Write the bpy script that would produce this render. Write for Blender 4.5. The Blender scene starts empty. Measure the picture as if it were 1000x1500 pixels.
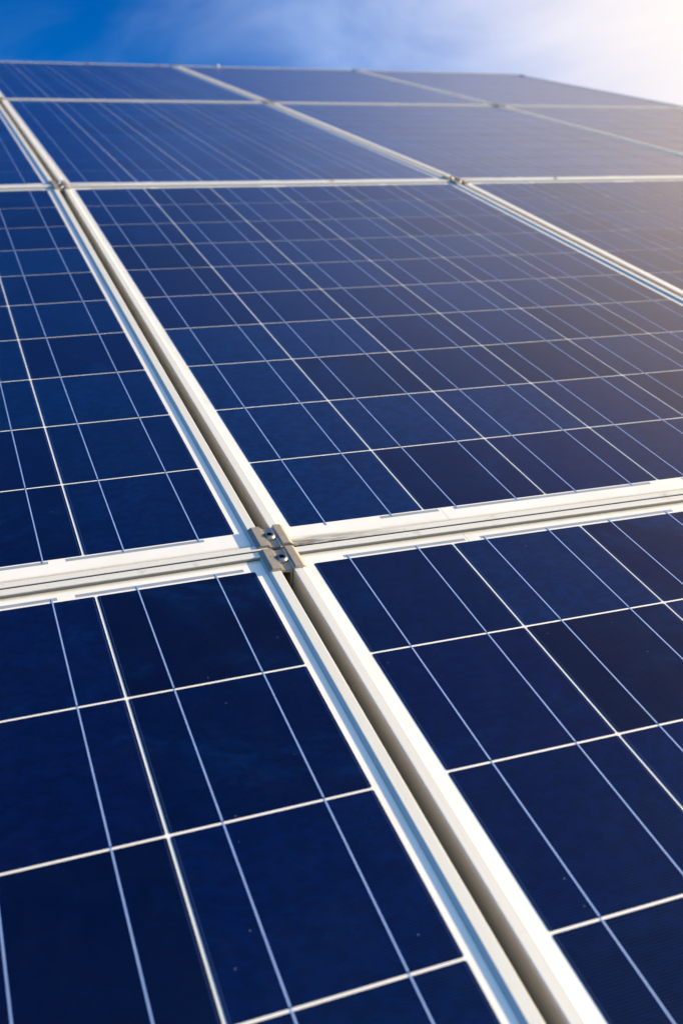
import bpy, bmesh, math, random
from mathutils import Matrix, Vector
random.seed(7)
MM = 0.001
scene = bpy.context.scene
COL = scene.collection
rad = math.radians

# ------------------------------------------------------------------ numbers (millimetres)
G = 2.4                      # white gap between cells
P = 158.8                    # cell pitch
CELL = P - G
NC, NR = 6, 10
CW, CH = NC * P - G, NR * P - G
GAP_U, GAP_V = 13.5, 3.0     # gap between neighbouring panels
MU = 24.6                    # frame margin left / right of the cells
MB, MT = 42.5, 31.7          # below / above the cells
COLP = CW + 2 * MU + GAP_U
ROWP = CH + MB + MT + GAP_V
LIP = 3.0                    # frame lip above the glass
TILT = rad(20)
BASE_Z = 1.35
CAM_T = (-331.7, -937.6, 574.2)
CAM_R = ((0.9347337763594634, -0.3492831251722443, 0.06537633977737628),
         (0.11671686437201022, 0.4755499395431688, 0.8719113650891667),
         (-0.3356336409002267, -0.8073744815575972, 0.4852798219848613))
F_PX = 1552.9
# the array stands tilted: u runs along it, v up the slope, w off the glass
ARR = Matrix.Translation((0, 0, BASE_Z)) @ Matrix.Rotation(TILT, 4, 'X')
SUN_PLANE = Vector((3.1, -0.08, 1.0)).normalized()
SKY_GLOW = (ARR.to_3x3() @ Vector((3.0, 1.05, 1.0))).normalized()     # centre of the bright sky glow, put in as cloud where flare whitens it
FILL_DIR = Vector((0.35, -0.72, 0.60)).normalized()                    # bright sky patch added behind the camera to fill shaded faces
SUN = (ARR.to_3x3() @ SUN_PLANE).normalized()

# ------------------------------------------------------------------ node helpers
def new_mat(name):
    m = bpy.data.materials.new(name); m.use_nodes = True
    nt = m.node_tree; nt.nodes.clear()
    o = nt.nodes.new('ShaderNodeOutputMaterial'); p = nt.nodes.new('ShaderNodeBsdfPrincipled')
    nt.links.new(p.outputs[0], o.inputs[0])
    return m, nt, p
class N:
    def __init__(s, nt): s.nt = nt
    def add(s, t, **k):
        n = s.nt.nodes.new(t)
        for a, b in k.items(): setattr(n, a, b)
        return n
    def put(s, sock, v):
        if isinstance(v, bpy.types.NodeSocket): s.nt.links.new(v, sock)
        else:
            if sock.type == 'RGBA' and len(v) == 3: v = (*v, 1)
            sock.default_value = v
    def math(s, op, a, b=0.0, c=0.0, clamp=False):
        n = s.add('ShaderNodeMath', operation=op, use_clamp=clamp)
        s.put(n.inputs[0], a); s.put(n.inputs[1], b); s.put(n.inputs[2], c)
        return n.outputs[0]
    def ramp(s, v, a, b, c=0.0, d=1.0):
        n = s.add('ShaderNodeMapRange', interpolation_type='SMOOTHSTEP')
        s.put(n.inputs[0], v); s.put(n.inputs[1], a); s.put(n.inputs[2], b); s.put(n.inputs[3], c); s.put(n.inputs[4], d)
        return n.outputs[0]
    def mix(s, f, a, b, mode='MIX'):
        n = s.add('ShaderNodeMix', data_type='RGBA', blend_type=mode)
        s.put(n.inputs[0], f); s.put(n.inputs[6], a); s.put(n.inputs[7], b)
        return n.outputs[2]
    def noise(s, vec, scale, detail=3.0, rough=0.5, dist=0.0):
        n = s.add('ShaderNodeTexNoise')
        s.put(n.inputs['Vector'], vec); n.inputs['Scale'].default_value = scale
        n.inputs['Detail'].default_value = detail; n.inputs['Roughness'].default_value = rough
        n.inputs['Distortion'].default_value = dist
        return n.outputs[0]
    def vscale(s, vec, xyz, off=None):
        n = s.add('ShaderNodeMapping')
        s.put(n.inputs[0], vec); n.inputs[3].default_value = xyz
        if off is not None: s.put(n.inputs[1], off)
        return n.outputs[0]
    def sep(s, vec):
        n = s.add('ShaderNodeSeparateXYZ'); s.put(n.inputs[0], vec); return n.outputs

def obj_coord(n):
    return n.add('ShaderNodeTexCoord').outputs['Object']
def world_pos(n):
    return n.add('ShaderNodeNewGeometry').outputs['Position']

# blue poly cell under glass
def mat_cell():
    m, nt, p = new_mat('blue_silicon'); n = N(nt)
    oc = obj_coord(n); rnd = n.add('ShaderNodeObjectInfo').outputs['Random']
    wp = world_pos(n)
    r2 = n.math('FRACT', n.math('MULTIPLY', rnd, 17.31))
    col = n.mix(n.ramp(rnd, 0.0, 1.0), (0.0000, 0.0001, 0.005), (0.0001, 0.0038, 0.036))
    col = n.mix(n.ramp(r2, 0.55, 1.0, 0, 0.55), col, (0.0014, 0.0006, 0.022))
    batch = n.sep(n.add('ShaderNodeObjectInfo').outputs['Color'])[0]      # wafers of a bluer batch
    col = n.mix(batch, col, (0.0001, 0.0145, 0.070))
    big = n.noise(wp, 5.0, 6.0, 0.66, 0.8)
    col = n.mix(n.ramp(big, 0.50, 0.70, 0, 0.75), col, (0.0001, 0.0140, 0.068))
    # crystal grains of the wafer
    vo = n.add('ShaderNodeTexVoronoi'); n.put(vo.inputs['Vector'], n.vscale(wp, (1, 1.6, 1))); vo.inputs['Scale'].default_value = 120
    gr = n.sep(vo.outputs['Color'])[0]
    col = n.mix(n.math('MULTIPLY', n.ramp(gr, 0.2, 0.8), 0.45), col, (0.0001, 0.0003, 0.006))
    # silver fingers printed across the wafer
    y = n.sep(oc)[1]
    ph = n.math('FRACT', n.math('DIVIDE', y, 2.45 * MM))
    fing = n.math('LESS_THAN', n.math('ABSOLUTE', n.math('SUBTRACT', ph, 0.5)), 0.10)
    col = n.mix(n.math('MULTIPLY', fing, 0.55), col, (0.004, 0.026, 0.12))
    # printed edge line just inside the left and right rims
    x = n.sep(oc)[0]
    e = n.math('ABSOLUTE', n.math('SUBTRACT', n.math('ABSOLUTE', x), (CELL / 2 - 2.0) * MM))
    edge = n.math('LESS_THAN', e, 0.22 * MM)
    col = n.mix(n.math('MULTIPLY', edge, 0.5), col, (0.05, 0.09, 0.22))
    # dust specks on the glass
    v2 = n.add('ShaderNodeTexVoronoi'); n.put(v2.inputs['Vector'], wp); v2.inputs['Scale'].default_value = 85
    spk = n.math('MULTIPLY', n.math('LESS_THAN', v2.outputs['Distance'], 0.040), n.math('GREATER_THAN', n.sep(v2.outputs['Color'])[1], 0.87))
    col = n.mix(n.math('MULTIPLY', spk, 0.55), col, (0.30, 0.30, 0.30))
    film = n.noise(n.vscale(wp, (1.0, 0.6, 1.0)), 26.0, 6.0, 0.62, 0.8)
    filmf = n.ramp(film, 0.45, 0.80, 0.0, 0.003)
    col = n.mix(filmf, col, (0.34, 0.35, 0.38))
    n.put(p.inputs['Base Color'], col)
    p.inputs['Roughness'].default_value = 0.34
    p.inputs['Specular IOR Level'].default_value = 0.07
    p.inputs['Specular Tint'].default_value = (0.10, 0.26, 1.0, 1)
    p.inputs['Coat Weight'].default_value = 0.50
    p.inputs['Coat IOR'].default_value = 1.34
    p.inputs['Sheen Weight'].default_value = 0.085; p.inputs['Sheen Roughness'].default_value = 0.35
    p.inputs['Sheen Tint'].default_value = (0.06, 0.20, 1.0, 1)
    n.put(p.inputs['Coat Roughness'], n.ramp(film, 0.3, 0.8, 0.08, 0.22))
    b = n.add('ShaderNodeBump'); b.inputs['Strength'].default_value = 0.05; b.inputs['Distance'].default_value = 0.0004
    n.put(b.inputs['Height'], n.noise(wp, 900.0, 2.0)); n.put(p.inputs['Normal'], b.outputs[0])
    return m

def mat_sheet():
    m, nt, p = new_mat('white_backsheet'); n = N(nt)
    wp = world_pos(n); oc = obj_coord(n)
    f = n.noise(wp, 14.0, 5.0, 0.6)
    col = n.mix(n.ramp(f, 0.4, 0.75), (0.80, 0.75, 0.675), (0.74, 0.685, 0.60))
    # grime caught against the inside of the frame
    s = n.sep(oc)
    dx = n.math('SUBTRACT', n.math('ABSOLUTE', n.math('SUBTRACT', s[0], CW / 2 * MM)), (CW / 2 + MU - 17.0) * MM)
    dyb = n.math('SUBTRACT', -(MB - 17.0) * MM, s[1])
    dyt = n.math('SUBTRACT', s[1], (CH + MT - 15.5) * MM)
    grain = n.noise(n.vscale(wp, (1, 1, 1)), 160.0, 4.0, 0.7)
    g1 = n.ramp(n.math('ADD', dyb, n.math('MULTIPLY', n.math('SUBTRACT', grain, 0.5), 0.006)), 0.0, 0.005)
    g2 = n.ramp(n.math('ADD', dyt, n.math('MULTIPLY', n.math('SUBTRACT', grain, 0.5), 0.003)), -0.001, 0.003)
    gr = n.math('MULTIPLY', n.math('MAXIMUM', g1, g2), n.ramp(n.noise(wp, 5.0, 2.0), 0.35, 0.65, 0.12, 0.75))
    col = n.mix(gr, col, (0.33, 0.27, 0.18))
    # mud drift left of the bottom corner
    cx_ = n.ramp(s[0], 0.17, -0.01); cy_ = n.ramp(s[1], -0.018, -0.031)
    mud = n.math('MULTIPLY', n.math('MULTIPLY', cx_, cy_), n.ramp(n.noise(n.vscale(oc, (18, 160, 1)), 1.0, 5.0, 0.65), 0.40, 0.60))
    col = n.mix(n.math('MULTIPLY', mud, 0.95), col, (0.10, 0.072, 0.045))
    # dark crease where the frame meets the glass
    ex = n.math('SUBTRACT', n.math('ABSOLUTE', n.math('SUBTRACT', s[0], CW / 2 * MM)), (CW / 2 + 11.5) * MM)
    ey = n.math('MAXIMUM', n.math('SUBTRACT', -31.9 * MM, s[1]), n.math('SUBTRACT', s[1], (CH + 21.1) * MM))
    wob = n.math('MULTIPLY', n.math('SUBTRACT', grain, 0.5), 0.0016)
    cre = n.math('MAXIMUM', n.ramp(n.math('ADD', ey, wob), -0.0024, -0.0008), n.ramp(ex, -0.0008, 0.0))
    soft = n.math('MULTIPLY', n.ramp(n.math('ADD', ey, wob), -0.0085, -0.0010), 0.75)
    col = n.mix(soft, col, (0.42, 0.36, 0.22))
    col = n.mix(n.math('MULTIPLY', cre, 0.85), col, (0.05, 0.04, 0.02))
    seam = n.math('LESS_THAN', n.math('ABSOLUTE', n.math('SUBTRACT', s[0], 1.12 * P * MM)), 0.22 * MM)
    outside = n.math('MAXIMUM', n.math('LESS_THAN', s[1], 0.0), n.math('GREATER_THAN', s[1], CH * MM))
    col = n.mix(n.math('MULTIPLY', n.math('MULTIPLY', seam, outside), 0.75), col, (0.10, 0.10, 0.12))
    n.put(p.inputs['Base Color'], col)
    p.inputs['Roughness'].default_value = 0.45
    p.inputs['Coat Weight'].default_value = 0.85; p.inputs['Coat IOR'].default_value = 1.36; p.inputs['Coat Roughness'].default_value = 0.16
    return m

def mat_frame(name='anodised_frame', base=(0.70, 0.655, 0.575), along_x=False, dirt=0.5):
    m, nt, p = new_mat(name); n = N(nt)
    wp = world_pos(n); oc = obj_coord(n); s = n.sep(oc)
    streak = n.noise(n.vscale(oc, (6, 900, 1) if along_x else (900, 6, 1)), 1.0, 3.0, 0.6)
    col = n.mix(n.ramp(streak, 0.3, 0.7), base, tuple(c * 0.90 for c in base))
    blot = n.noise(wp, 30.0, 6.0, 0.68, 0.5)
    col = n.mix(n.ramp(blot, 0.56, 0.78, 0.0, dirt), col, (0.38, 0.31, 0.21))
    spots = n.noise(wp, 420.0, 3.0, 0.6)
    col = n.mix(n.math('MULTIPLY', n.ramp(spots, 0.66, 0.72), dirt), col, (0.12, 0.09, 0.06))
    if along_x:
        cx_ = n.ramp(s[0], 0.15, -0.01); low = n.ramp(s[1], 0.3, 0.0)
        mud = n.math('MULTIPLY', n.math('MULTIPLY', cx_, low), n.ramp(n.noise(n.vscale(oc, (25, 260, 1)), 1.0, 5.0, 0.7), 0.34, 0.58))
        col = n.mix(n.math('MULTIPLY', mud, 0.95), col, (0.11, 0.08, 0.05))
    # warm bounce in long gaps and dark gap shade in cross joints, painted in
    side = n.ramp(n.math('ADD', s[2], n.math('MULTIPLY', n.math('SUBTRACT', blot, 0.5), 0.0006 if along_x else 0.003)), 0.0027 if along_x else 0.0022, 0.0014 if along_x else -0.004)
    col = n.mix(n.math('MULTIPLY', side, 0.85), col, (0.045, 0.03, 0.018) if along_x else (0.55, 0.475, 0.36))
    n.put(p.inputs['Base Color'], col)
    p.inputs['Metallic'].default_value = 0.08
    n.put(p.inputs['Roughness'], n.ramp(streak, 0.2, 0.8, 0.36, 0.46))
    b = n.add('ShaderNodeBump'); b.inputs['Strength'].default_value = 0.12; b.inputs['Distance'].default_value = 0.0003
    n.put(b.inputs['Height'], streak); n.put(p.inputs['Normal'], b.outputs[0])
    return m

def mat_metal(name, base, rough, metallic=0.9, dirt=0.4, dcol=(0.20, 0.15, 0.09), scale=70.0, coat=False):
    m, nt, p = new_mat(name); n = N(nt)
    oc = world_pos(n)
    if coat:
        p.inputs['Coat Weight'].default_value = 0.85; p.inputs['Coat IOR'].default_value = 1.36; p.inputs['Coat Roughness'].default_value = 0.16
    f = n.noise(oc, scale, 6.0, 0.65, 0.3)
    col = n.mix(n.ramp(f, 0.50, 0.72, 0.0, dirt), base, dcol)
    f2 = n.noise(oc, scale * 9, 3.0, 0.6)
    col = n.mix(n.ramp(f2, 0.60, 0.70, 0.0, dirt * 0.6), col, tuple(c * 0.4 for c in dcol))
    n.put(p.inputs['Base Color'], col)
    n.put(p.inputs['Metallic'], n.ramp(f, 0.5, 0.75, metallic, metallic * 0.5))
    n.put(p.inputs['Roughness'], n.ramp(f, 0.35, 0.7, rough, min(1, rough + 0.25)))
    b = n.add('ShaderNodeBump'); b.inputs['Strength'].default_value = 0.25; b.inputs['Distance'].default_value = 0.0002
    n.put(b.inputs['Height'], f2); n.put(p.inputs['Normal'], b.outputs[0])
    return m

def mat_ground():
    m, nt, p = new_mat('dry_grass_ground'); n = N(nt)
    wp = world_pos(n)
    a = n.noise(wp, 0.7, 6.0, 0.6); b_ = n.noise(wp, 38.0, 5.0, 0.7)
    col = n.mix(n.ramp(a, 0.4, 0.62), (0.055, 0.085, 0.022), (0.17, 0.13, 0.075))
    col = n.mix(n.ramp(b_, 0.35, 0.7), col, (0.10, 0.105, 0.04))
    n.put(p.inputs['Base Color'], col); p.inputs['Roughness'].default_value = 0.95
    b = n.add('ShaderNodeBump'); b.inputs['Distance'].default_value = 0.03
    n.put(b.inputs['Height'], b_); n.put(p.inputs['Normal'], b.outputs[0])
    return m

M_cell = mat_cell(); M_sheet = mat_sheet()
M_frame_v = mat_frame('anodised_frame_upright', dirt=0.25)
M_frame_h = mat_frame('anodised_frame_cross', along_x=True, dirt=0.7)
M_bus = mat_metal('tinned_ribbon', (0.26, 0.38, 0.68), 0.5, 0.30, 0.12, coat=True)
M_ribbon = mat_metal('dull_tinned_ribbon', (0.30, 0.33, 0.37), 0.5, 0.30, 0.10, coat=True)
M_clamp = mat_metal('weathered_aluminium', (0.46, 0.38, 0.29), 0.38, 0.55, 0.8)
M_bolt = mat_metal('stainless_steel', (0.34, 0.29, 0.24), 0.28, 1.0, 0.35)
M_socket = mat_metal('dark_socket', (0.015, 0.013, 0.012), 0.8, 0.2, 0.2)
M_rail = mat_metal('mill_aluminium', (0.45, 0.45, 0.44), 0.5, 0.7, 0.3)
M_post = mat_metal('ribbed_roof_steel', (0.16, 0.12, 0.09), 0.6, 0.2, 0.3, scale=12)
M_ground = mat_ground()
M_unseen_wall = mat_metal('unseen_building_wall', (0.42, 0.38, 0.32), 0.9, 0.0, 0.3, scale=3)
M_leaf = mat_metal('dry_leaf', (0.26, 0.17, 0.07), 0.8, 0.0, 0.3)
M_droppings = mat_metal('chalky_white', (0.75, 0.72, 0.66), 0.9, 0.0, 0.3)

# ------------------------------------------------------------------ mesh helpers
def mesh_obj(name, verts, faces, mat, parent=None, smooth=False, scale=MM):
    me = bpy.data.meshes.new(name)
    me.from_pydata([tuple(c * scale for c in v) for v in verts], [], faces)
    me.update()
    bm = bmesh.new(); bm.from_mesh(me); bmesh.ops.recalc_face_normals(bm, faces=bm.faces); bm.to_mesh(me); bm.free()
    me.materials.append(mat)
    if smooth:
        for f in me.polygons: f.use_smooth = True
    o = bpy.data.objects.new(name, me); COL.objects.link(o)
    if parent: o.parent = parent
    return o
def box(x0, x1, y0, y1, z0, z1):
    v = [(x, y, z) for z in (z0, z1) for y in (y0, y1) for x in (x0, x1)]
    f = [(0, 2, 3, 1), (4, 5, 7, 6), (0, 1, 5, 4), (2, 6, 7, 3), (0, 4, 6, 2), (1, 3, 7, 5)]
    return v, f
def join(*parts):
    V, F = [], []
    for v, f in parts:
        k = len(V); V += v; F += [tuple(i + k for i in q) for q in f]
    return V, F
def bevel(o, w, seg=2):
    bm = bmesh.new(); bm.from_mesh(o.data)
    bmesh.ops.bevel(bm, geom=[e for e in bm.edges], offset=w * MM, segments=seg, affect='EDGES', clamp_overlap=True)
    bm.to_mesh(o.data); bm.free()
def empty(name, mat4, size=0.1):
    o = bpy.data.objects.new(name, None); COL.objects.link(o); o.empty_display_size = size
    o.matrix_world = mat4
    return o
def tag(o, label=None, cat=None, group=None, kind=None):
    if label: o['label'] = label
    if cat: o['category'] = cat
    if group: o['group'] = group
    if kind: o['kind'] = kind
    return o
def copy_tree(o, parent=None):
    c = o.copy(); COL.objects.link(c)
    if parent: c.parent = parent
    for ch in [x for x in KIDS.get(o.name, [])]:
        d = copy_tree(ch, c)
    return c
KIDS = {}
def kid(o, parent):
    KIDS.setdefault(parent.name, []).append(o); return o

# ------------------------------------------------------------------ one panel, origin at its lower left cell corner
PX0, PX1 = -MU, CW + MU
PY0, PY1 = -MB, CH + MT
def make_rail(side, parent):
    # closed profile: (inward distance, z)
    if side in 'LR': top, slope = 10.5, 2.6
    else:            top, slope = 8.6, 2.0
    prof = [(0, -38), (0, LIP - 0.7), (0.25, LIP - 0.2), (0.8, LIP), (top - 0.7, LIP), (top, LIP - 0.25), (top + 0.5, LIP - 0.7), (top + slope, 0.35), (top + slope, -2.5), (2.2, -2.5), (2.2, -35.5), (26, -35.5), (26, -38)]
    # mitre depth follows the neighbour so that the corners meet on one line
    kx, ky = 10.5 / 8.6, 8.6 / 10.5
    V = []
    for d, z in prof:
        if side == 'B': V.append((PX0 + d * kx, PY0 + d, z))
        if side == 'T': V.append((PX0 + d * kx, PY1 - d, z))
        if side == 'L': V.append((PX0 + d, PY0 + d * ky, z))
        if side == 'R': V.append((PX1 - d, PY0 + d * ky, z))
    for d, z in prof:
        if side == 'B': V.append((PX1 - d * kx, PY0 + d, z))
        if side == 'T': V.append((PX1 - d * kx, PY1 - d, z))
        if side == 'L': V.append((PX0 + d, PY1 - d * ky, z))
        if side == 'R': V.append((PX1 - d, PY1 - d * ky, z))
    # a hairline at each mitre
    eps = 0.12
    k = len(prof)
    if side in 'BT':
        V = [(x + eps, y, z) for x, y, z in V[:k]] + [(x - eps, y, z) for x, y, z in V[k:]]
    F = [tuple(range(k))[::-1], tuple(range(k, 2 * k))]
    for i in range(k):
        j = (i + 1) % k
        F.append((i, j, j + k, i + k))
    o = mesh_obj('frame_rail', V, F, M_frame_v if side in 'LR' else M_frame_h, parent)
    return o

def make_panel():
    root = empty('solar_panel', Matrix.Identity(4), 0.2)
    v, f = box(PX0 + 3, PX1 - 3, PY0 + 3, PY1 - 3, -4.5, 0.0)
    kid(mesh_obj('backsheet', v, f, M_sheet, root), root)
    for s in 'BTLR': kid(make_rail(s, root), root)
    # cells
    h = CELL / 2; c = 1.3
    ring = [(-h + c, -h), (h - c, -h), (h, -h + c), (h, h - c), (h - c, h), (-h + c, h), (-h, h - c), (-h, -h + c)]
    V = [(x, y, 0) for x, y in ring] + [(x, y, 0.3) for x, y in ring]
    F = [tuple(range(8))[::-1], tuple(range(8, 16))] + [(i, (i + 1) % 8, (i + 1) % 8 + 8, i + 8) for i in range(8)]
    proto = mesh_obj('solar_cell', V, F, M_cell, root)
    first = True
    for i in range(NC):
        for j in range(NR):
            o = proto if first else proto.copy()
            if not first: COL.objects.link(o); o.parent = root
            first = False
            o.location = ((i * P + h) * MM, (j * P + h) * MM, 0.02 * MM)
            kid(o, root)
    # busbars: two thin ribbons down each column of cells
    first = None
    for i in range(NC):
        for q in (0.25, 0.75):
            if first is None:
                w = 0.65
                segs = []
                for j in range(NR):
                    y0 = j * P - (6.0 if j == 0 else -1.0); y1 = j * P + CELL + (6.5 if j == NR - 1 else 0.2)
                    segs.append(box(-w, w, y0, y1, 0.25, 0.55))
                    if j: segs.append(box(-w * 0.9, w * 0.9, j * P - G - 0.2 + 0.21, j * P + 0.99, 0.02, 0.22))
                v, f = join(*segs)
                o = mesh_obj('busbar', v, f, M_bus, root); first = o
            else:
                o = first.copy(); COL.objects.link(o); o.parent = root
            o.location = ((i * P + CELL * q) * MM, 0, 0)
            kid(o, root)
    # flat ribbons gathering the busbars at both ends
    for (a, b) in ((0.22, 1.10), (1.22, 2.80), (3.2, 4.77), (4.88, 5.92)):
        v, f = box(a * P, b * P, CH + 3.2, CH + 8.0, 0.0, 0.2)
        kid(mesh_obj('end_ribbon', v, f, M_ribbon, root), root)
    for (a, b) in ((0.65, 1.10), (1.22, 2.90), (3.2, 4.77), (4.88, 5.77)):
        v, f = box(a * P, b * P, -7.0, -2.2, 0.0, 0.2)
        kid(mesh_obj('end_ribbon', v, f, M_ribbon, root), root)
    return root

# ------------------------------------------------------------------ rows of the array and their slightly different planes
A2, A3, AL = 0.038, 0.045, 0.014
def row_matrix(r):
    """maps flat row coordinates (u, v measured from that row's cell corner) to array coordinates, mm"""
    if r <= 1: return Matrix.Translation((0, (r - 1) * ROWP, 0))
    j = CH + MT + GAP_V / 2
    base = Matrix.Translation((0, j, 0)) @ Matrix.Rotation(-A2, 4, 'X')
    if r == 2: return base @ Matrix.Translation((0, -j + ROWP, 0))
    return base @ Matrix.Translation((0, ROWP, 0)) @ Matrix.Rotation(-(A3 - A2), 4, 'X') @ Matrix.Translation((0, -j + ROWP, 0))
def col_matrix(c):
    if c >= 0: return Matrix.Translation((c * COLP, 0, 0))
    jx = -MU - GAP_U / 2
    return Matrix.Translation((jx, 0, 0)) @ Matrix.Rotation(-AL, 4, 'Y') @ Matrix.Translation((-jx - COLP, 0, 0))
def in_array(m):
    m = m.copy(); m.translation = m.translation * MM
    return ARR @ m

PANELS = {
 (0, -1): 'dark blue solar panel filling the near left corner, left of the long gap',
 (0, 0): 'dark blue solar panel filling the near right corner, right of the long gap',
 (0, 1): 'solar panel of the nearest row, second to the right of the long gap',
 (0, 2): 'solar panel at the right end of the nearest row',
 (1, -1): 'blue solar panel at left edge, left of the long gap and above the nearest clamps',
 (1, 0): 'large middle solar panel showing ten rows of cells, muddy in its lower left corner',
 (1, 1): 'hazy violet blue solar panel at the right edge, beside the big middle panel',
 (1, 2): 'solar panel at the right end of the second row',
 (2, -1): 'sliver of solar panel at the left edge in the third row up',
 (2, 0): 'foreshortened blue solar panel directly above the big middle panel',
 (2, 1): 'third row solar panel between the two slanting frame gaps right of centre',
 (2, 2): 'foreshortened solar panel of the third row at the far right, below the array corner',
 (3, -1): 'solar panel at the left end of the top row',
 (3, 0): 'leftmost of the three solar panels along the top edge under deep blue sky',
 (3, 1): 'middle one of the three solar panels along the top edge',
 (3, 2): 'top right corner solar panel, its sloping edge against the pale sky',
}
proto = make_panel()
first = True
for (r, c), lab in PANELS.items():
    o = proto if first else copy_tree(proto)
    o.matrix_world = in_array(row_matrix(r) @ col_matrix(c))
    tag(o, lab, 'solar panel', 'framed solar panels laid in rows')
    rb = random.Random(r * 10 + c + 5)
    for ch in (KIDS[proto.name] if first else [x for x in scene.objects if x.parent == o]):
        if not ch.name.startswith('solar_cell'): continue
        i, j = round((ch.location.x / MM - CELL / 2) / P), round((ch.location.y / MM - CELL / 2) / P)
        if r == 0: t = rb.choice((0, 0, 0.08, 0.15)) + (0.5 if (c == 0 and (i, j) in ((2, 8), (3, 8), (1, 9), (4, 7))) else 0)
        else: t = rb.choice((0, 0.05, 0.2, 0.45, 0.7))
        if (r, c) == (1, 0) and (i, j) in ((0, 0), (0, 1), (0, 2), (1, 1), (2, 1), (0, 3), (1, 3)): t = 0.85
        ch.color = (t, t, t, 1)
    first = False

# ------------------------------------------------------------------ clamps
def make_clamp(label):
    root = empty('mid_clamp', Matrix.Identity(4), 0.03)
    # profile across the gap (u from the middle of the gap, height over the glass)
    b = LIP + 0.05
    prof = [(-18.8, b), (-14.6, b + 3.0), (-5.6, b + 3.0), (-5.3, b + 1.4), (-3.6, b + 1.2), (-3.4, b - 0.2), (8.9, b - 0.2), (9.2, b + 3.4), (17.2, b + 3.4), (21.2, b + 0.15),
            (10.5, b - 0.01 + 0.0), (6.3, b - 0.3), (6.3, -18), (4.3, -18), (4.3, b - 3.0), (-4.3, b - 3.0), (-4.3, -18), (-6.3, -18), (-6.3, b)]
    L = 19.7
    V = [(x, -L, z) for x, z in prof] + [(x, L, z) for x, z in prof]
    k = len(prof)
    F = [tuple(range(k)), tuple(range(k, 2 * k))[::-1]] + [(i, (i + 1) % k, (i + 1) % k + k, i + k) for i in range(k)]
    o = mesh_obj('clamp_body', V, F, M_clamp, root)
    bm = bmesh.new(); bm.from_mesh(o.data)
    es = [e for e in bm.edges if len(e.link_faces) == 2 and e.calc_face_angle(0) > 0.5 and all(v.co.z > 0 for v in e.verts)]
    bmesh.ops.bevel(bm, geom=es, offset=0.3 * MM, segments=2, affect='EDGES', clamp_overlap=True)
    bm.to_mesh(o.data); bm.free()
    kid(o, root)
    # button-head bolt, turned profile with a hexagon socket
    zb = b - 0.2
    ns = 40
    prof = [(7.2, 0.0), (7.3, 0.5), (7.1, 1.4), (6.5, 2.7), (5.6, 3.8), (4.6, 4.4), (3.7, 4.55)]
    V, F = [], []
    for r_, z in prof:
        for i in range(ns):
            a = 2 * math.pi * i / ns; V.append((r_ * math.cos(a), r_ * math.sin(a), zb + z))
    for a in range(len(prof) - 1):
        for i in range(ns):
            j = (i + 1) % ns; F.append((a * ns + i, a * ns + j, (a + 1) * ns + j, (a + 1) * ns + i))
    # socket rim
    k0 = len(V)
    def hexr(a, ap=2.9):
        t = (a % (math.pi / 3)) - math.pi / 6
        return ap / math.cos(t)
    for z in (4.4, 1.2):
        for i in range(ns):
            a = 2 * math.pi * i / ns; V.append((hexr(a) * math.cos(a), hexr(a) * math.sin(a), zb + z))
    last = (len(prof) - 1) * ns
    for i in range(ns):
        j = (i + 1) % ns
        F.append((last + i, last + j, k0 + j, k0 + i)); 
    bolt = mesh_obj('bolt', V, F, M_bolt, root, smooth=True)
    kid(bolt, root)
    V = [(hexr(2 * math.pi * i / ns) * math.cos(2 * math.pi * i / ns) , hexr(2 * math.pi * i / ns) * math.sin(2 * math.pi * i / ns), zb + z) for z in (4.35, 1.2) for i in range(ns)]
    F = [(i, (i + 1) % ns, (i + 1) % ns + ns, i + ns) for i in range(ns)] + [tuple(range(ns, 2 * ns))]
    sk = mesh_obj('socket', V, F, M_socket, bolt); kid(sk, bolt)
    return root
clamp0 = make_clamp('')
first = True
GC = -MU - GAP_U / 2
VJ = -MB - GAP_V / 2        # joint below a row, in that row's coordinates
where_c = {-1: ('on the long left gap', 'left'), 0: ('on the second slanting gap', 'middle'), 1: ('on the third slanting gap', 'right')}
CL = {
 (1, -1, 1): 'sharp grey clamp with hex bolt on the nearest joint, upper of the pair',
 (1, -1, 0): 'sharp grey clamp with hex bolt on the nearest joint, lower of the pair',
 (2, -1, 1): 'blurred clamp at the upper left corner of the big middle panel, further of its pair',
 (2, -1, 0): 'blurred clamp at the upper left corner of the big middle panel, nearer of its pair',
 (2, 0, 1): 'brownish clamp at the upper right corner of the big middle panel, further of its pair',
 (2, 0, 0): 'brownish clamp at the upper right corner of the big middle panel, nearer of its pair',
 (3, 0, 1): 'tiny clamp left of centre on the second line from the top, further of its pair',
 (3, 0, 0): 'tiny clamp left of centre on the second line from the top, nearer of its pair',
 (3, 1, 1): 'tiny dark clamp right of centre on the second line from top, further of its pair',
 (3, 1, 0): 'tiny dark clamp right of centre on the second line from top, nearer of its pair',
 (3, -1, 1): 'tiny clamp at left edge, second line from the top, further of its pair',
 (3, -1, 0): 'tiny clamp at left edge, second line from the top, nearer of its pair',
}
for (r, c, up), lab in CL.items():
    o = clamp0 if first else copy_tree(clamp0)
    first = False
    dv = 23.2 if up else -22.2
    jit = random.uniform(-0.8, 0.8) if r > 1 else (0.4 if up else -0.4)
    rot = Matrix.Rotation(random.uniform(-0.02, 0.02), 4, 'Z')
    # upper clamps lie in the upper row's plane, lower clamps in the lower row's
    if up: m = row_matrix(r) @ Matrix.Translation(((c + 1) * COLP + GC + jit, VJ + dv, 0)) @ rot
    else:  m = row_matrix(r - 1) @ Matrix.Translation(((c + 1) * COLP + GC + jit, CH + MT + GAP_V / 2 + dv, 0)) @ rot
    o.matrix_world = in_array(m)
    tag(o, lab, 'clamp', 'clamps bolted over the panel joints')

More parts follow.
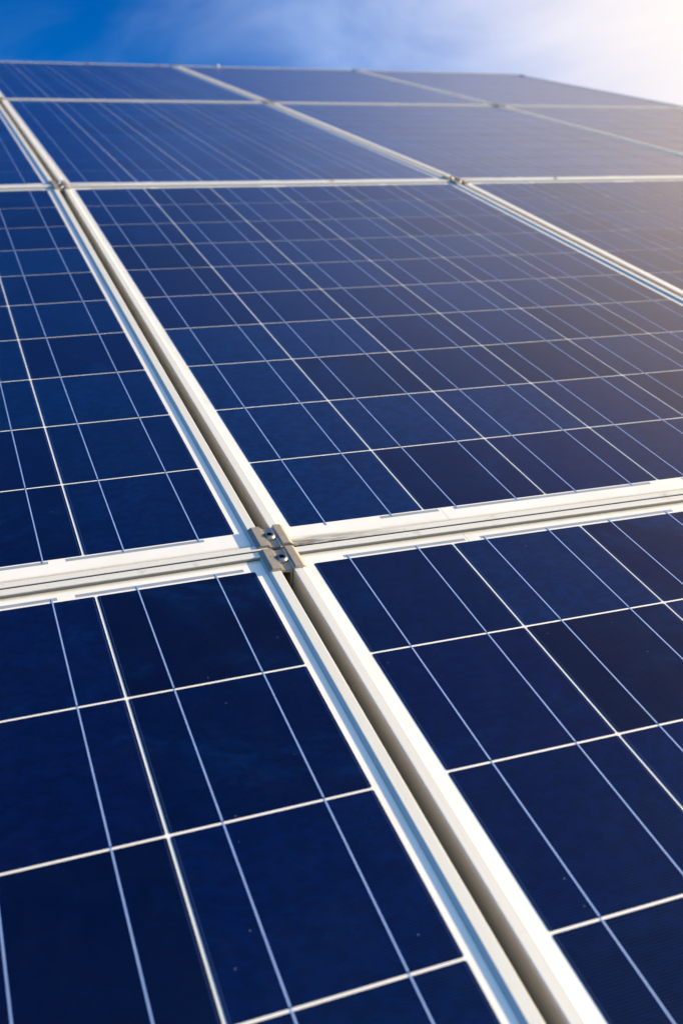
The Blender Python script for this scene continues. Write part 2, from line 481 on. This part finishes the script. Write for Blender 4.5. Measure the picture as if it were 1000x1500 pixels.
# end clamps along the top edge and the right edge
def make_end_clamp():
    root = empty('end_clamp', Matrix.Identity(4), 0.03)
    b = LIP + 0.05
    prof = [(-11, b), (-11, b + 3), (3.5, b + 3.2), (3.5, -34), (22, -34), (22, -37.5), (0.4, -37.5), (0.4, b)]
    L = 20
    V = [(-L, -x * 1.0, z) for x, z in prof] + [(L, -x * 1.0, z) for x, z in prof]
    V = [(x, -y, z) for x, y, z in V]
    k = len(prof)
    F = [tuple(range(k)), tuple(range(k, 2 * k))[::-1]] + [(i, (i + 1) % k, (i + 1) % k + k, i + k) for i in range(k)]
    kid(mesh_obj('clamp_body', V, F, M_clamp, root), root)
    ns = 24; V, F = [], []
    for r_, z in ((6.3, 0), (6.0, 3.5), (3.5, 6.0)):
        for i in range(ns):
            a = 2 * math.pi * i / ns; V.append((r_ * math.cos(a), 12 + r_ * math.sin(a), -34 + z))
    for a in range(2):
        for i in range(ns): F.append((a * ns + i, a * ns + (i + 1) % ns, (a + 1) * ns + (i + 1) % ns, (a + 1) * ns + i))
    F.append(tuple(range(2 * ns, 3 * ns)))
    kid(mesh_obj('bolt', V, F, M_bolt, root, smooth=True), root)
    return root
ec0 = make_end_clamp(); first = True
ends = [
 (row_matrix(3) @ Matrix.Translation((2 * COLP + CW + MU, CH - 60, 0)) @ Matrix.Rotation(-math.pi / 2, 4, 'Z'), 'small clamp on the sloping right edge near the top right corner'),
]
for m, lab in ends:
    o = ec0 if first else copy_tree(ec0); first = False
    o.matrix_world = in_array(m); tag(o, lab, 'clamp')
# mid clamps at the very top of the two upper gaps
for c, lab in ((0, 'tiny clamp at the skyline where the second slanting gap meets the top edge'),
               (1, 'tiny clamp at the skyline where the third slanting gap meets the top edge')):
    o = copy_tree(clamp0)
    o.matrix_world = in_array(row_matrix(3) @ Matrix.Translation(((c + 1) * COLP + GC, CH + MT - 24, 0)))
    tag(o, lab, 'clamp', 'clamps bolted over the panel joints')

# ------------------------------------------------------------------ bits lying on the top frame
def blob(name, mat, sx, sy, sz, seed):
    rr = random.Random(seed); bm = bmesh.new(); bmesh.ops.create_icosphere(bm, subdivisions=2, radius=1)
    for v in bm.verts:
        k = 1 + rr.uniform(-0.25, 0.25); v.co = Vector((v.co.x * sx * k, v.co.y * sy * k, max(v.co.z, -0.2) * sz * k)) * MM
    me = bpy.data.meshes.new(name); bm.to_mesh(me); bm.free(); me.materials.append(mat)
    o = bpy.data.objects.new(name, me); COL.objects.link(o); return o
bits = [(3, 540, CH + MT - 4, 'dead_leaf', M_leaf, 11, 7, 2.5, 'brown dried leaf stuck on the top frame at far left', 'leaf'),
        (3, 905, CH + MT - 5, 'dead_leaf', M_leaf, 14, 7, 3, 'yellowish dried leaf on the top frame left of the first skyline joint', 'leaf'),
        (3, 1215, CH + MT - 4, 'bird_dropping', M_droppings, 7, 7, 9, 'pale lump on the top frame right of the first skyline joint', 'dropping'),
        (2, 640, -MB + 4, 'dead_leaf', M_leaf, 7, 3, 2, 'small brown leaf scrap on the frame above the big middle panel', 'leaf'),
        (2, 1290, -MB + 4, 'dead_leaf', M_leaf, 9, 4, 2, 'small brown leaf scrap on the frame right of the upper right clamps', 'leaf')]
for k, (r, u, v, nm, mt, sx, sy, sz, lab, cat) in enumerate(bits):
    o = blob(nm, mt, sx, sy, sz, k)
    o.matrix_world = in_array(row_matrix(r) @ Matrix.Translation((u, v, LIP + 0.3)) @ Matrix.Rotation(k * 1.1, 4, 'Z'))
    tag(o, lab, cat)

# ------------------------------------------------------------------ support structure below
def support_rail(v_row, v, lab):
    parts = [box(-COLP - 40, 3 * COLP - 20, -20, -16, -78, -39), box(-COLP - 40, 3 * COLP - 20, 16, 20, -78, -39),
             box(-COLP - 40, 3 * COLP - 20, -16, 16, -78, -74), box(-COLP - 40, 3 * COLP - 20, -16, -7, -43, -39), box(-COLP - 40, 3 * COLP - 20, 7, 16, -43, -39)]
    V, F = join(*parts)
    o = mesh_obj('support_rail', V, F, M_rail)
    o.matrix_world = in_array(row_matrix(v_row) @ Matrix.Translation((0, v, -4 if v_row else -4)))
    tag(o, lab, 'rail', 'rails under the panels')
support_rail(1, VJ, 'grey aluminium rail glimpsed in the gap under the nearest clamps')
support_rail(2, VJ, 'aluminium rail under the joint above the big middle panel')
support_rail(3, VJ, 'aluminium rail under the second joint line from the top')

# ------------------------------------------------------------------ unseen building, its roof added close below the array to darken the gaps
bld = empty('unseen_building', Matrix.Identity(4), 0.5)
X0, X1, Y0, Y1, ZR = -COLP - 180, 3 * COLP + 60, -ROWP - 300, CH + 2 * ROWP + 60, -150
V, F = [], []
pitch = 76.0; k = 0; x = X0
prof = []
while x < X1:
    prof += [(x, ZR), (x + 40, ZR), (x + 48, ZR + 18), (x + 68, ZR + 18)]; x += pitch
prof.append((X1, ZR))
for px_, pz in prof: V.append((px_, Y0, pz)); V.append((px_, CH, pz)); V.append((px_, Y1, pz - 150 * 0 - (Y1 - CH) * 0.043))
for a in range(len(prof) - 1):
    for b in (0, 1): F.append((a * 3 + b, a * 3 + 3 + b, a * 3 + 4 + b, a * 3 + 1 + b))
rf = mesh_obj('added_roof', V, F, M_post); rf.parent = bld
rf.matrix_world = ARR
V = []
for (x, y) in ((X0 + 150, Y0 + 150), (X1 - 150, Y0 + 150), (X1 - 150, Y1 - 200), (X0 + 150, Y1 - 200)):
    top = ARR @ Vector((x * MM, y * MM, (ZR - 10 - (max(0, y - CH)) * 0.05) * MM)); V += [(top.x, top.y, -1.5), tuple(top)]
F = [(0, 2, 3, 1), (2, 4, 5, 3), (4, 6, 7, 5), (6, 0, 1, 7)]
wl = mesh_obj('unseen_wall', V, F, M_unseen_wall, bld, scale=1.0)
tag(bld, 'unseen low building, its ribbed metal roof added under the panels to darken the gaps', 'building')
v, f = box(-1500, 1500, -1500, 1500, -2.0, -1.5)
g = mesh_obj('ground', v, f, M_ground, scale=1.0); tag(g, kind='structure')

# ------------------------------------------------------------------ world, sun
w = bpy.data.worlds.new('World'); scene.world = w; w.use_nodes = True
nt = w.node_tree; nt.nodes.clear(); n = N(nt)
out = n.add('ShaderNodeOutputWorld'); bg = n.add('ShaderNodeBackground'); nt.links.new(bg.outputs[0], out.inputs[0])
sky = n.add('ShaderNodeTexSky', sky_type='NISHITA'); sky.sun_disc = False
sky.sun_elevation = math.asin(SUN.z); sky.sun_rotation = math.atan2(SUN.x, SUN.y)
sky.air_density = 1.0; sky.dust_density = 0.3; sky.ozone_density = 3.0
d = n.add('ShaderNodeTexCoord').outputs['Generated']
dot = n.add('ShaderNodeVectorMath', operation='DOT_PRODUCT'); n.put(dot.inputs[0], d); dot.inputs[1].default_value = SKY_GLOW
dt = dot.outputs['Value']
def dotn(vec):
    q = n.add('ShaderNodeVectorMath', operation='DOT_PRODUCT'); n.put(q.inputs[0], d); q.inputs[1].default_value = vec
    return q.outputs['Value']
cl = n.noise(n.vscale(d, (1.0, 1.0, 2.6)), 4.6, 7.0, 0.56, 0.9)
blue = n.mix(1.0, sky.outputs[0], (0.0, 0.28, 0.70), 'MULTIPLY')
el = n.sep(d)[2]
low = n.ramp(el, 0.38, 0.72, 1.0, 0.10)
veil = n.math('MULTIPLY', n.ramp(n.math('ADD', dt, n.math('MULTIPLY', n.math('SUBTRACT', cl, 0.5), 0.24)), 0.42, 0.80), low)
wisps = n.math('MULTIPLY', n.ramp(cl, 0.46, 0.75), 0.07)
cf = n.math('MAXIMUM', veil, wisps)
cloudcol = n.mix(n.ramp(dt, 0.55, 0.80), (2.9, 3.8, 5.8), (5.6, 5.15, 5.05))
cloudcol = n.mix(n.ramp(dt, 0.76, 0.92), cloudcol, (11.0, 7.9, 4.3))
cloudcol = n.mix(n.ramp(dotn(SUN), 0.86, 1.0), cloudcol, (24.0, 20.0, 15.0))
sky_fill = n.ramp(n.math('ADD', dotn(FILL_DIR), n.math('MULTIPLY', n.math('SUBTRACT', cl, 0.5), 0.4)), 0.30, 0.75, 0, 0.9)  # added fill patch, kept out of the near cells' reflections
blue = n.mix(sky_fill, blue, (1.8, 4.0, 7.2))
col = n.mix(cf, blue, cloudcol)
n.put(bg.inputs[0], col); bg.inputs[1].default_value = 0.088

ld = bpy.data.lights.new('sun', 'SUN'); ld.energy = 5.0; ld.angle = rad(0.53); ld.color = (1.0, 0.83, 0.55)
lo = bpy.data.objects.new('sun', ld); COL.objects.link(lo)
lo.rotation_euler = SUN.to_track_quat('Z', 'Y').to_euler(); lo.location = (5, 2, 6)

# ------------------------------------------------------------------ camera
cd = bpy.data.cameras.new('camera'); cam = bpy.data.objects.new('camera', cd); COL.objects.link(cam)
R = Matrix(CAM_R).transposed().to_4x4()
m = Matrix.Translation(Vector(CAM_T) * MM) @ R
cam.matrix_world = ARR @ m
cd.sensor_fit = 'VERTICAL'; cd.sensor_height = 36; cd.lens = F_PX * 36 / 1500
cd.clip_start = 0.01; cd.clip_end = 5000
cd.dof.use_dof = True; cd.dof.focus_distance = 1.12; cd.dof.aperture_fstop = 6.3; cd.dof.aperture_blades = 7
scene.camera = cam

scene.render.engine = 'CYCLES'
scene.view_settings.view_transform = 'Standard'; scene.view_settings.look = 'None'
scene.view_settings.exposure = 1.1; scene.view_settings.gamma = 1.0
